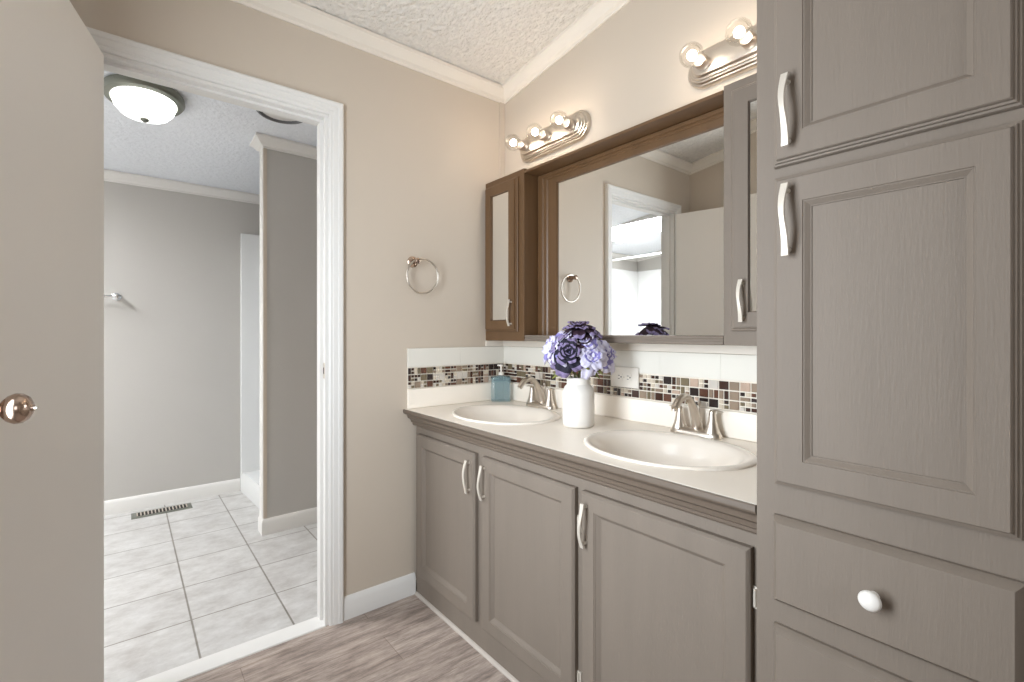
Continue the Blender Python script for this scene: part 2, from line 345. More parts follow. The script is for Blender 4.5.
def pull(parent, x, z, y, h=.118, s=1, name='handle'):
    """wavy flat bar pull standing on two posts, front face toward -y"""
    bm = bmesh.new(); loops = []; n = 18
    for i in range(n+1):
        t = i/n; zz = z-h/2+h*t; off = s*.0022*sin((t-.5)*2*pi); dp = .012+.012*sin(pi*t)**1.1
        wd = .0044+.0018*abs(2*t-1)
        loops.append([(x+off-wd, y-dp, zz), (x+off+wd, y-dp, zz), (x+off+wd, y-dp-.005, zz), (x+off-wd, y-dp-.005, zz)])
    loft(bm, loops)
    o = link(name, bm, M['champ'], parent, smooth=40, bevel=.0008)
    for k in (-1, 1):
        bm = bmesh.new(); lathe(bm, [(.0045, 0), (.0035, -.008), (.004, -.0175)], (x+s*.003*k*-1*-.2, y, z+k*h*.41), 12, 'y')
        link('post', bm, M['champ'], o, smooth=40)
    return o
def cup_hinge(parent, x, z, y):
    bm = bmesh.new(); box(bm, x-.004, x+.011, y-.0035, y-.0005, z-.022, z+.022); lathe(bm, [(.0035, -.018), (.0035, .018)], (x+.001, y-.004, z), 10)
    for k in (-1, 1): lathe(bm, [(.003, 0), (.002, -.0015)], (x+.008, y-.003, z+k*.014), 8, 'y')
    return link('hinge', bm, M['champ'], parent, smooth=40)

# vanity
van = empty('vanity_cabinet', (.76, -.25, 0), 'long taupe double-sink vanity cabinet with three panel doors', 'cabinet'); V0 = Vector((.76, -.25, 0))
def shift(o, v): o.matrix_parent_inverse = Matrix.Translation(-v); return o
VX0, VX1, VF = .016, 1.468, -.495
bm = bmesh.new()
box(bm, VX0, VX0+.016, VF+.02, -.001, .05, .742); box(bm, VX1-.016, VX1, VF+.02, -.001, .05, .742); box(bm, VX0+.016, VX1-.016, VF+.02, -.001, .05, .066); box(bm, VX0+.016, VX1-.016, -.008, -.001, .066, .742)
for a, b in ((VX0, .075), (.468, .545), (.95, 1.005), (1.425, VX1)): box(bm, a, b, VF, VF+.02, .125, .685)
box(bm, VX0, VX1, VF, VF+.02, .685, .745); box(bm, VX0, VX1, VF, VF+.02, .055, .125)
shift(link('body', bm, M['taupe'], van, bevel=.001), V0)
bm = bmesh.new(); box(bm, VX0, VX1, VF+.004, VF+.02, 0, .06); shift(link('toe_base', bm, M['taupe'], van, smooth=30), V0)
bm = bmesh.new(); loft(bm, [[(x, VF+.0035, 0), (x, VF-.007, 0), (x, VF-.007, .004), (x, VF-.003, .009), (x, VF+.0035, .011)] for x in (VX0, VX1)])
shift(link('shoe_molding', bm, M['shoe'], van, smooth=30), V0)
MP = [(0, .727), (-.010, .727), (-.013, .731), (-.014, .738), (-.020, .742), (-.024, .753), (-.027, .756), (-.036, .761), (-.039, .772), (-.041, .775), (-.050, .779), (-.056, .784), (-.058, .788), (-.058, .798), (-.0565, .7998), (-.0505, .7998), (-.0505, .7935), (0, .7935)]
bm = bmesh.new(); loft(bm, [[(x, VF+.004+a, z) for a, z in MP] for x in (.001, 1.468)])
shift(link('counter_molding', bm, M['mold'], van, smooth=20), V0)
doors = [(.055, .484, 'r', .457), (.528, .965, 'l', .548), (.992, 1.441, 'l', 1.012)]
for i, (a, b, hs, hx) in enumerate(doors):
    o = shift(link('door', panel_mesh(a, b, .104, .699, VF-.0005, .02, .046, EDGE, INNER), M['taupe'], van, smooth=20), V0)
    h = pull(o, hx, .614, VF-.0205, .118, 1 if hs == 'l' else -1)
    if hs == 'l':
        for z in (.60, .17): cup_hinge(o, b+.003, z, VF)

# countertop with the two basin holes
SINKS = [(.375, -.29), (1.10, -.288)]; SA, SB = .245, .198
def bool_cut(o, cutters):
    for c in cutters:
        md = o.modifiers.new('cut', 'BOOLEAN'); md.object = c; md.operation = 'DIFFERENCE'; md.solver = 'EXACT'
    dg = bpy.context.evaluated_depsgraph_get(); me = bpy.data.meshes.new_from_object(o.evaluated_get(dg)); o.modifiers.clear(); o.data = me
    for c in cutters: bpy.data.objects.remove(c)
ct = empty('countertop', (.73, -.27, .8), 'cream laminate countertop with low backsplash lip on the vanity', 'countertop'); C0 = Vector((.73, -.27, .8))
def pierced_slab(x0, x1, y0, y1, z0, z1, holes, ax, ay, n=64):
    """a slab whose top and bottom are pierced by elliptical basin holes (one cell of the slab per hole)"""
    bm = bmesh.new(); cuts = [x0] + [(holes[i][0]+holes[i+1][0])/2 for i in range(len(holes)-1)] + [x1]
    for k, (hx, hy) in enumerate(holes):
        a0, a1 = cuts[k], cuts[k+1]; E0, E1, R0, R1 = [], [], [], []
        cor = [math.atan2(cy_-hy, cx_-hx) % (2*pi) for cx_ in (a0, a1) for cy_ in (y0, y1)]
        angs = [2*pi*i/n for i in range(n)]
        for c_ in cor:
            j = min(range(n), key=lambda q: abs(((angs[q]-c_+pi) % (2*pi))-pi)); angs[j] = c_
        for t in angs:
            ex, ey = hx+ax*cos(t), hy+ay*sin(t)
            dx, dy = cos(t), sin(t)
            sc = min(((a1-hx)/dx if dx > 1e-9 else (a0-hx)/dx if dx < -1e-9 else 1e9), ((y1-hy)/dy if dy > 1e-9 else (y0-hy)/dy if dy < -1e-9 else 1e9))
            rx, ry = hx+dx*sc, hy+dy*sc
            E0.append((ex, ey, z0)); E1.append((ex, ey, z1)); R0.append((rx, ry, z0)); R1.append((rx, ry, z1))
        V = [[bm.verts.new(p) for p in L] for L in (R0, R1, E1, E0)]
        for i in range(n):
            j = (i+1) % n
            bm.faces.new((V[1][i], V[1][j], V[2][j], V[2][i])); bm.faces.new((V[2][i], V[2][j], V[3][j], V[3][i])); bm.faces.new((V[3][i], V[3][j], V[0][j], V[0][i]))
            xm = (R0[i][0]+R0[j][0])/2
            inner = (k > 0 and abs(xm-a0) < 1e-6) or (k < len(holes)-1 and abs(xm-a1) < 1e-6)
            if not inner: bm.faces.new((V[0][i], V[0][j], V[1][j], V[1][i]))
    bmesh.ops.remove_doubles(bm, verts=bm.verts, dist=1e-5)
    return bm
shift(link('worktop', pierced_slab(.001, 1.469, -.541, -.0015, .794, .8005, SINKS, SA-.012, SB-.012), M['counter'], ct), C0)
bm = bmesh.new()
box(bm, .001, 1.469, -.020, -.0015, .8012, .884); box(bm, .001, .020, -.532, -.020, .8012, .884)
shift(link('backsplash_lip', bm, M['counter'], ct, bevel=.003), C0)

def make_sink(x, y, label):
    s = empty('sink', (x, y, .801), label, 'sink', 'oval drop-in sinks')
    bm = bmesh.new(); n = 72
    pr = [(1.0, .000), (.998, .003), (.985, .0055), (.95, .007), (.91, .006), (.875, .002), (.84, -.007), (.80, -.022), (.75, -.048), (.67, -.078), (.52, -.104), (.30, -.118), (.10, -.122)]
    loops = [[(SA*r*cos(2*pi*i/n), SB*r*sin(2*pi*i/n)+(-.012 if r < .86 else (-.012*(1-r)/.14)), h) for i in range(n)] for r, h in pr]
    loft(bm, loops, False, True)
    link('basin', bm, M['porcelain'], s, smooth=60)
    bm = bmesh.new(); lathe(bm, [(.021, 0), (.021, .002), (.016, .003), (.013, .001), (.0001, .001)], (0, -.012, -.1218), 24); link('drain', bm, M['nickel'], s, smooth=40)
    return s
make_sink(*SINKS[0], 'white oval sink nearer the corner, between the soap bottle and the vase')
make_sink(*SINKS[1], 'white oval sink on the right, beside the tall linen cabinet')

def make_faucet(x, y, label):
    f = empty('faucet', (x, y, .8013), label, 'faucet', 'two-handle sink faucets')
    n = 40; bm = bmesh.new()
    def std(ax, ay, h, s=1): return [((ax*cos(a)*(abs(cos(a))**-.35 if abs(cos(a)) > .02 else 1)) if False else ax*math.copysign(abs(cos(a))**.6, cos(a)), ay*math.copysign(abs(sin(a))**.8, sin(a)), h) for a in (2*pi*i/n for i in range(n))]
    loft(bm, [std(.086, .029, 0), std(.086, .029, .005), std(.083, .026, .013), std(.077, .021, .018), std(.062, .013, .0195)])
    link('base', bm, M['nickel'], f, smooth=50)
    bm = bmesh.new()
    pts = smoothpath([(0, .012, .010), (0, .002, .045), (0, -.014, .085), (0, -.036, .114), (0, -.064, .126), (0, -.096, .117), (0, -.120, .094)], 6)
    N = len(pts); rr = [.0195-.0075*min(1, i/(N*.45)) for i in range(N)]
    tube(bm, pts, rr, 16, (.95, .95), up=Vector((1, 0, 0))); sp = link('spout', bm, M['nickel'], f, smooth=60)
    bm = bmesh.new(); lathe(bm, [(.0085, 0), (.0085, .006)], (0, -.120, .088), 16); link('aerator', bm, M['nickel'], sp, smooth=40)
    for k in (-1, 1):
        bm = bmesh.new(); lathe(bm, [(.0245, 0), (.023, .005), (.0175, .018), (.0135, .036), (.0108, .054), (.0098, .064), (.0095, .068), (.007, .070), (.0001, .0705)], (k*.056, 0, .014), 24)
        h = link('handle', bm, M['nickel'], f, smooth=60)
        bm = bmesh.new(); tube(bm, smoothpath([(k*.050, .002, .0835), (k*.070, -.002, .086), (k*.094, -.004, .083)], 4), [.005, .006, .0065, .0065, .006, .0055, .005, .004, .002], 10, (1, .4)); link('lever', bm, M['nickel'], h, smooth=60)
    bm = bmesh.new(); tube(bm, [(0, .030-.006, .012), (0, .024, .092)], .0022, 8); lathe(bm, [(.002, 0), (.0055, .004), (.006, .010), (.004, .014), (.0001, .015)], (0, .024, .090), 14); link('lift_rod', bm, M['nickel'], f, smooth=50)
    return f
make_faucet(.328, -.054, 'brushed nickel two-handle faucet nearer the corner, beside the blue soap bottle')
make_faucet(1.062, -.056, 'brushed nickel two-handle faucet behind the sink beside the tall cabinet')

# tiled backsplash
sp = empty('tile_backsplash', (.74, -.01, .885), 'backsplash of white tile above a brown and cream mosaic band', 'backsplash'); T0 = Vector((.74, -.01, .885))
TILE = [('dark_brown_glass_tile', (62, 40, 32)), ('red_brown_glass_tile', (94, 62, 48)), ('taupe_stone_tile', (142, 124, 106)), ('olive_taupe_tile', (116, 104, 82)), ('cream_stone_tile', (206, 192, 172)), ('pale_grey_glass_tile', (204, 196, 186)), ('black_brown_tile', (44, 34, 32)), ('rose_beige_tile', (184, 160, 142))]
TM = [M['grout']] + [paint(n, c, .18, .08, 30, 60, .05) for n, c in TILE]
def mosaic(bm, p0, du, length, nrm, z0=.886, z1=.976):
    P0 = Vector(p0); D = Vector(du); Nn = Vector(nrm)
    def tb(a0, a1, b0, b1, mi):
        g = .0021; a0 += g; a1 -= g; b0 += g; b1 -= g
        vs = []
        for dpt, ins in ((.0, 0), (.0032, 0), (.004, .0006)):
            vs.append([tuple(P0 + D*a + Nn*dpt + Vector((0, 0, b))) for a, b in ((a0+ins, b0+ins), (a1-ins, b0+ins), (a1-ins, b1-ins), (a0+ins, b1-ins))])
        loft(bm, vs, False, True, mi=mi)
    mv = (z1-z0)/3; m = .0305 if abs(D.y) > .5 else .0335; n = int(length/m); pool = [1, 1, 1, 2, 2, 3, 3, 3, 4, 4, 5, 6, 7, 8]
    for i in range(n+1):
        for j in range(3):
            a = i*m; b = z0+j*mv; w = min(m, length-a)
            if w < .008: continue
            k = random.choice('BBBBVVHQQQMMNN'); C_ = lambda: random.choice(pool)
            if w < m*.9: k = 'H'
            if k == 'B': tb(a, a+w, b, b+mv, C_())
            elif k == 'V': tb(a, a+m/2, b, b+mv, C_()); tb(a+m/2, a+m, b, b+mv, C_())
            elif k == 'H': tb(a, a+w, b, b+mv/2, C_()); tb(a, a+w, b+mv/2, b+mv, C_())
            elif k == 'Q':
                for q in (0, 1):
                    for r in (0, 1): tb(a+q*m/2, a+q*m/2+m/2, b+r*mv/2, b+r*mv/2+mv/2, random.choice([1, 3, 5, 5, 6, 7, 4]))
            elif k == 'M': tb(a, a+m, b, b+mv/2, C_()); tb(a, a+m/2, b+mv/2, b+mv, C_()); tb(a+m/2, a+m, b+mv/2, b+mv, C_())
            else: tb(a, a+m/2, b, b+mv, C_()); tb(a+m/2, a+m, b, b+mv/2, C_()); tb(a+m/2, a+m, b+mv/2, b+mv, C_())
bm = bmesh.new()
box(bm, .001, 1.469, -.007, -.0005, .884, .979); box(bm, .0005, .007, -.530, -.007, .884, .979)
mosaic(bm, (.008, -.007, 0), (1, 0, 0), 1.46, (0, -1, 0)); mosaic(bm, (.007, -.530, 0), (0, 1, 0), .521, (1, 0, 0))
shift(link('mosaic_band', bm, TM, sp), T0)
bm = bmesh.new()
x = .0112
for w in (.34, .30, .25, .22, .20, .15):
    x1 = min(x+w, 1.468); box(bm, x, x1-.0003, -.011, -.0005, .979, 1.059); x = x1
y = -.530
for w in (.265, .255):
    box(bm, .0005, .011, y, y+w-.0003, .979, 1.059); y += w
shift(link('white_tile_row', bm, M['wtile'], sp, bevel=.0005), T0)
st = empty('ledge_strip', (.74, -.006, 1.06), 'cream painted wood strip under the mirror cabinets', 'trim strip')
bm = bmesh.new(); box(bm, .0125, 1.469, -.018, -.0005, 1.0605, 1.0885); box(bm, .0005, .012, -.118, -.0005, 1.0605, 1.0885)
shift(link('strip', bm, M['cream'], st, bevel=.0015), Vector((.74, -.006, 1.06)))

# outlet
ot = empty('wall_outlet', (.750, -.0115, .96), 'white horizontal duplex outlet on the mosaic band', 'outlet')
bm = bmesh.new(); loft(bm, [rloop(-.064, .064, -.039, .039, 0, 0), rloop(-.064, .064, -.039, .039, 0, -.003), rloop(-.064, .064, -.039, .039, .003, -.0055)]); link('cover_plate', bm, M['plastic'], ot, smooth=30)
for k in (-1, 1):
    bm = bmesh.new(); loft(bm, [[(k*.0205+.0155*math.copysign(abs(cos(a))**.6, cos(a)), yy, .0165*math.copysign(abs(sin(a))**.6, sin(a))) for a in (2*pi*i/24 for i in range(24))] for yy in (-.0055, -.0075)]); r = link('receptacle', bm, M['plastic'], ot, smooth=30)
    bm = bmesh.new()
    box(bm, k*.0205-.006, k*.0205+.003, -.0079, -.0074, .0045, .0065); box(bm, k*.0205-.006, k*.0205+.002, -.0079, -.0074, -.0075, -.0055); lathe(bm, [(.0028, -.0079), (.0028, -.0074)], (k*.0205+.0085, 0, 0), 12, 'y')
    link('slots', bm, M['dark'], r)
bm = bmesh.new(); lathe(bm, [(.003, -.0055), (.0025, -.0068)], (0, 0, 0), 12, 'y'); link('screw', bm, M['champ'], ot, smooth=40)

# ------------------------------------------------------------------ framed mirror with header and ledge
HB, HTp, FD = 1.0895, 1.835, -.115
mi = empty('framed_mirror', (.735, -.06, HB), 'large mirror set in a deep taupe frame tinted lamp-warm between two cabinets', 'mirror'); R0 = Vector((.735, -.06, HB))
CLX, CRX = .289, 1.183
link_s = lambda n, bm, m, **k: shift(link(n, bm, m, mi, **k), R0)
link_s('mirror_glass', B(.37, 1.180, -.0195, -.0155, 1.105, 1.80), M['mirror'])
bm = bmesh.new()                                   # stepped frame round the glass
FP = [(0, -.001), (0, -.036), (.006, -.040), (.030, -.040), (.036, -.034), (.050, -.034), (.056, -.030), (.100, -.0285), (.104, -.0205), (.104, -.001)]
def framering(x0, x1, z0, z1, wl, wr, wb, wt):
    loops = []
    for a, yy in FP:
        q = a/.104
        loops.append([(x0+wl*q, yy, z0+wb*q), (x1-wr*q, yy, z0+wb*q), (x1-wr*q, yy, z1-wt*q), (x0+wl*q, yy, z1-wt*q)])
    bm = bmesh.new(); loft(bm, loops+[loops[0]], False, False); bmesh.ops.remove_doubles(bm, verts=bm.verts, dist=1e-6); return bm
link_s('frame', framering(CLX+.001, CRX-.0005, HB+.001, 1.8235, .112, .003, .027, .052), M['brown'], smooth=20)
link_s('header', B(CLX+.001, CRX-.001, FD, -.001, 1.824, HTp), M['brown'], bevel=.001)
bm = bmesh.new(); loft(bm, [[(x, -.040, HB), (x, FD+.004, HB), (x, FD, HB+.003), (x, FD, HB+.010), (x, FD+.003, HB+.012), (x, FD+.003, HB+.018), (x, FD, HB+.020), (x, FD+.002, HB+.026), (x, -.040, HB+.026)] for x in (CLX+.001, CRX-.001)])
link_s('ledge', bm, M['taupe'], smooth=15)

def med_cabinet(x0, x1, z1, dx0, dx1, hx, hs, mat, label):
    c = empty('medicine_cabinet', (x0, 0, HB), label, 'cabinet', 'mirror-side wall cabinets'); c0 = Vector((x0, 0, HB))
    f = FD
    bm = bmesh.new(); box(bm, x0, x1, f, -.001, HB, z1); shift(link('body', bm, mat, c, bevel=.0012), c0)
    dz0, dz1 = 1.131, z1-.026
    bm = panel_mesh(dx0, dx1, dz0, dz1, f-.0005, .018, .052, STEP[:-1]+[(.012, 0)], [(0, 0), (.0, .006), (.002, .010)])
    # replace flat centre with a mirror panel of its own
    d = shift(link('door', bm, mat, c, smooth=20), c0)
    s = .0545
    link('mirror_panel', B(dx0+s, dx1-s, f-.0105, f-.0088, dz0+s, dz1-s), M['mirror'], d)
    pull(d, hx, 1.215, f-.0185, .118, hs)
    return c
med_cabinet(.001, .288, 1.845, .012, .252, .222, 1, M['brown'], 'narrow wall cabinet with mirrored door in the corner, left of the mirror')
med_cabinet(1.184, 1.469, 1.845, 1.210, 1.450, 1.249, -1, M['taupe'], 'narrow taupe wall cabinet right of the mirror, beside the tall linen cabinet')

# ------------------------------------------------------------------ tall linen cabinet
tc = empty('tall_linen_cabinet', (1.66, -.28, 0), 'floor-to-ceiling taupe linen cabinet with two doors and drawers', 'cabinet'); L0 = Vector((1.66, -.28, 0))
TX0, TX1, TF = 1.4705, 1.853, -.549
bm = bmesh.new(); loft(bm, [[(TX0, y, 0.0), (TX1, y, 0.0), (TX1, y, cz(TX1)-.004), (TX0, y, cz(TX0)-.004)] for y in (TF, -.001)])
shift(link('body', bm, M['taupe'], tc, bevel=.001), L0)
DX0, DX1 = 1.504, 1.815
DSTEP = [(0, .017), (.0015, .012), (.0045, .011), (.0055, .007), (.0085, .006), (.0095, .002), (.011, 0)]
TIN = [(0, 0), (.001, .002), (.0025, .002), (.010, .0085), (.0115, .0085), (.012, .0105)]
for z0, z1, hz in ((1.424, 2.14, 1.512), (.852, 1.406, 1.322)):
    d = shift(link('door', panel_mesh(DX0, DX1, z0, z1, TF-.0005, .0205, .052, DSTEP, TIN, sr=.008), M['taupe'], tc, smooth=15), L0)
    pull(d, 1.534, hz, TF-.021, .126, -1)
    for z in ((z0+.10, z1-.1) if z0 > 1 else (z0+.08, z1-.08)): cup_hinge(d, DX1+.008, z, TF)
for z0, z1 in ((.642, .797), (.445, .600), (.250, .405), (.09, .212)):
    d = shift(link('drawer', panel_mesh(DX0, DX1+.003, z0, z1, TF-.0005, .0205, .010, [(0, .014), (.003, .008)], [(0, 0)]), M['taupe'], tc, smooth=15), L0)
    bm = bmesh.new(); lathe(bm, [(.008, 0), (.006, -.006), (.007, -.012), (.0135, -.016), (.0155, -.022), (.0125, -.0275), (.006, -.030), (.0001, -.0305)], (1.657, TF-.0205, (z0+z1)/2-.002), 28, 'y')
    link('knob', bm, M['ceramic'], d, smooth=50)

# ------------------------------------------------------------------ vanity light bars
def light_bar(x0, label, up):
    L = .436; xc = x0+L/2; zc = 1.982
    t = empty('vanity_light', (xc, 0, zc), label, 'light fixture', 'three-bulb vanity lights')
    bm = bmesh.new(); n = 48
    def stad(hw, r, y):
        lp = []
        for i in range(n):
            a = 2*pi*i/n; cx_ = (hw-r) if cos(a) >= 0 else -(hw-r); lp.append((cx_+r*cos(a), y, r*sin(a)))
        return lp
    H = L/2
    loft(bm, [stad(H, .062, -.001), stad(H, .062, -.012), stad(H-.004, .058, -.018), stad(H-.009, .053, -.019), stad(H-.013, .049, -.025), stad(H-.018, .044, -.026), stad(H-.022, .043, -.032), stad(H-.027, .038, -.033), stad(H-.033, .032, -.040), stad(H-.05, .018, -.043)])
    link('backplate', bm, M['nickel'], t, smooth=35)
    for k in (-1, 0, 1):
        x = k*.146
        bm = bmesh.new(); lathe(bm, [(.019, -.040), (.022, -.046), (.022, -.066), (.0195, -.070), (.0175, -.072)], (x, 0, 0), 24, 'y'); s = link('socket', bm, M['nickel'], t, smooth=35)
        bm = bmesh.new(); lathe(bm, [(.0165, -.071), (.0165, -.078), (.024, -.086), (.0325, -.098), (.036, -.112), (.0345, -.126), (.027, -.139), (.014, -.146), (.0001, -.148)], (x, 0, 0), 28, 'y'); g = link('globe_bulb', bm, M['globe'], t, smooth=60)
        bm = bmesh.new(); bmesh.ops.create_uvsphere(bm, u_segments=16, v_segments=10, radius=.0145, matrix=Matrix.Translation((x, -.112, 0))); link('glowing_filament', bm, M['bulb'], g, smooth=60)
    return t
light_bar(.138, 'nickel three-bulb light bar above the mirror near the corner', 0)
light_bar(1.010, 'nickel globe-bulb light bar above the mirror, partly hidden by the tall cabinet', 0)

# ------------------------------------------------------------------ towel ring
tr = empty('towel_ring', (0, -.505, 1.432), 'brushed nickel towel ring on the wall beside the doorway', 'towel ring')
bm = bmesh.new(); lathe(bm, [(.024, 0.0005), (.024, .005), (.019, .009), (.011, .013), (.010, .034), (.013, .040), (.013, .050), (.009, .053), (.0001, .054)], (0, 0, 0), 24, 'x'); link('mount', bm, M['bronze'], tr, smooth=40)
bm = bmesh.new(); R = .074; tube(bm, [(.042-.004*(1-cos(a)), .030+R*sin(a), -.062+R*cos(a)) for a in (2*pi*i/48 for i in range(48))], .0042, 10, closed=True, up=Vector((1, 0, 0))); link('ring', bm, M['nickel'], tr, smooth=60)

# ------------------------------------------------------------------ soap bottle
so = empty('soap_dispenser', (.066, -.070, .8013), 'blue glass soap bottle with white pump in the counter corner', 'soap dispenser', rz=radians(48))
bm = bmesh.new()
def rsq(w, d, h, r=.35, n=32): return [(w*math.copysign(abs(cos(a))**r, cos(a)), d*math.copysign(abs(sin(a))**r, sin(a)), h) for a in (2*pi*i/n for i in range(n))]
loft(bm, [rsq(.044, .029, 0, .22), rsq(.046, .031, .004, .22), rsq(.046, .031, .106, .22), rsq(.042, .028, .114, .3), rsq(.018, .015, .119, .7), rsq(.012, .012, .122, 1), rsq(.012, .012, .127, 1)])
link('bottle', bm, M['blueglass'], so, smooth=40)
bm = bmesh.new(); lathe(bm, [(.0135, .123), (.0135, .136), (.006, .138), (.0045, .140), (.0045, .164), (.009, .165), (.009, .173), (.0001, .174)], (0, 0, 0), 20); box(bm, -.018, 0, -.005, .005, .166, .173); link('pump', bm, M['plastic'], so, smooth=35)

# ------------------------------------------------------------------ vase
VXY = (.727, -.240)
va = empty('vase', (VXY[0], VXY[1], .8013), 'milky white jar vase of purple flowers on the countertop', 'vase')
bm = bmesh.new(); lathe(bm, [(.047, 0), (.0535, .004), (.0555, .012), (.0555, .114), (.0535, .126), (.048, .137), (.042, .144), (.040, .148), (.042, .151), (.040, .158), (.042, .162), (.040, .168), (.038, .170), (.035, .168), (.035, .14), (.048, .12), (.050, .02), (.0001, .015)], (0, 0, 0), 40)
link('jar', bm, M['ceramic'], va, smooth=50)

# ------------------------------------------------------------------ artificial flowers
def petal(bm, base, az, tilt, w, l, curl, mi):
    """a cupped petal: grows from base, leaning out by tilt from the bloom axis (local z)"""
    nu, nv = 6, 8; rows = []
    ca, sa = cos(az), sin(az)
    for j in range(nv+1):
        t = j/nv; ang = tilt + curl*t*t; row = []
        rad = l*(t*sin(tilt)+.5*curl*t*t*cos(tilt)*t*.8); hh = l*(t*cos(tilt)-.5*curl*t**3*sin(max(tilt, .3)))
        wd = w*sin(pi*min(1, .12+.62*t))**.8*(1 if t < .9 else .85)
        for i in range(nu+1):
            s = (i/nu-.5)*2; cup = .28*w*s*s*(1-.6*t); ruf = .17*w*sin(5*s+az*7)*t*t
            lx, ly, lz = rad-cup+ruf*.4, wd*s, hh+cup*.3+ruf
            row.append(bm.verts.new((base[0]+lx*ca-ly*sa, base[1]+lx*sa+ly*ca, base[2]+lz)))
        rows.append(row)
    for a, b in zip(rows, rows[1:]):
        for i in range(nu): bm.faces.new((a[i], a[i+1], b[i+1], b[i])).material_index = 2 if b is rows[-1] else mi
def flower(label, pos, r, direc, mats, seed, loose=1.0):
    rs = random.Random(seed)
    f = empty('artificial_flower', pos, label, 'flower', 'purple flowers in the white vase')
    q = Vector(direc).normalized().to_track_quat('Z', 'Y'); bm = bmesh.new(); g = 2.39996
    rings = [(3, .08, .40), (4, .28, .52), (5, .52, .66), (6, .80, .82), (6, 1.08, .98), (6, 1.38, 1.05)]
    k = 0
    for ri, (n, tilt, sz) in enumerate(rings):
        for i in range(n):
            k += 1; az = 2*pi*i/n + ri*.7 + rs.uniform(-.32, .32)
            mi_ = 0 if rs.random() < .62 else 1
            if ri >= 4 and rs.random() < .45: mi_ = 1
            petal(bm, (0, 0, -r*.25), az, tilt*loose*rs.uniform(.78, 1.2), r*.40*sz*rs.uniform(.85, 1.15)+.002, r*(1.0*sz+.12)*rs.uniform(.9, 1.08), .9+ri*.15, mi_)
    bmesh.ops.transform(bm, matrix=q.to_matrix().to_4x4(), verts=bm.verts)
    o = link('bloom', bm, mats, f, smooth=80)
    sd = o.modifiers.new('thick', 'SOLIDIFY'); sd.thickness = .0009
    # stem runs down into the jar
    p = Vector(pos); mouth = Vector((VXY[0]+(p.x-VXY[0])*.25, VXY[1]+(p.y-VXY[1])*.25, .968)); foot = Vector((VXY[0]-(p.x-VXY[0])*.3, VXY[1]-(p.y-VXY[1])*.3, .84))
    bm = bmesh.new(); tube(bm, smoothpath([(0, 0, -r*.2), tuple((mouth-p)*.5+Vector((0, 0, .0))), tuple(mouth-p), tuple(foot-p)], 5), .0022, 8); link('stem', bm, M['stem'], f, smooth=60)
    bm = bmesh.new()
    mid = (mouth-p)*.62
    for s in (-1, 1): 
        az = rs.uniform(0, 6.28)
        leaf_pts = []
        for j in range(7):
            t = j/6; w = .011*sin(pi*t)**.7+.0004
            leaf_pts.append([(mid.x+cos(az)*.045*t-sin(az)*w*e, mid.y+sin(az)*.045*t+cos(az)*w*e, mid.z+.012*sin(pi*t*.8)-.004*abs(e)+.0005*e) for e in (-1, 0, 1)])
        loft(bm, leaf_pts, False, False, False)
    lf = link('leaf', bm, M['leaf'], f, smooth=80); sd = lf.modifiers.new('thick', 'SOLIDIFY'); sd.thickness = .0008
    return f
X, Y = VXY
# view from the camera: right = (.629,.777), toward the camera = (.777,-.629)
def fp(r, d, z): return (X+r*.629+d*.777, Y+r*.777-d*.629, z)
flower('dark plum rose at the very top of the bouquet', fp(.000, .004, 1.148), .056, (.15, -.25, 1), [M['plum'], M['plum'], M['mauve']], 1)
flower('lavender bloom under the plum rose in the bouquet', fp(.012, .040, 1.098), .048, (.5, -.5, .8), [M['lav'], M['plum'], M['lavp']], 2)
flower('pale lavender bloom at the upper left of the bouquet', fp(-.052, .016, 1.110), .040, (-.3, -.5, .8), [M['lav'], M['plum'], M['lavp']], 3)
flower('large navy rose with pale petal edges at the front of the bouquet', fp(-.040, .062, 1.062), .060, (.66, -.75, .35), [M['navy'], M['navy'], M['mauve']], 4)
flower('pale lavender bloom at the left edge of the bouquet', fp(-.094, .020, 1.072), .054, (-.3, -.95, .35), [M['lavp'], M['lav'], M['lavp']], 5)
flower('blue-lavender bloom at the lower right front of the bouquet', fp(.034, .064, 1.050), .052, (.8, -.5, .25), [M['lav'], M['lavp'], M['lavp']], 6)
flower('pale blue-lavender bloom at the right edge of the bouquet', fp(.084, .022, 1.058), .056, (.9, -.1, .4), [M['lav'], M['lavp'], M['lavp']], 7)
flower('small dusty mauve bloom at the back of the bouquet facing the mirror', fp(.02, -.06, 1.095), .048, (-.2, .8, .7), [M['navy'], M['mauve'], M['mauve']], 8)
bm = bmesh.new(); sprig = empty('foliage_sprig', fp(0, 0, .968), 'yellow-green leaf sprig hanging over the vase rim on the left', 'foliage', 'purple flowers in the white vase')
for (r, d, z, az, L_) in ((-.02, .02, .03, 2.6, .06), (-.02, .03, .02, 2.3, .075), (-.03, .02, .035, 2.9, .07), (.03, .03, .02, 5.6, .04), (.03, .03, .035, .2, .05)):
    b0 = Vector(fp(r, d, .968+z))-Vector(fp(0, 0, .968)); d_ = (Vector((-.629, -.777, 0)) if r < 0 else Vector((.629, .777, 0))); d_ = Matrix.Rotation((az % 1)-.5, 3, 'Z') @ d_
    sd_ = Vector((-d_.y, d_.x, 0)); lp = []
    for j in range(8):
        t = j/7; w = .012*sin(pi*t)**.8+.0004
        lp.append([tuple(b0+d_*L_*t+sd_*w*e*.6+Vector((0, 0, .014*sin(pi*t)-.02*t+w*e*.8))) for e in (-1, 0, 1)])
    loft(bm, lp, False, False, False)
tube(bm, [(0, 0, -.1), (0, 0, .0), (-.012, -.01, .03)], .002, 6)
o = link('leaves', bm, M['leaf'], sprig, smooth=80); sd = o.modifiers.new('thick', 'SOLIDIFY'); sd.thickness = .0008

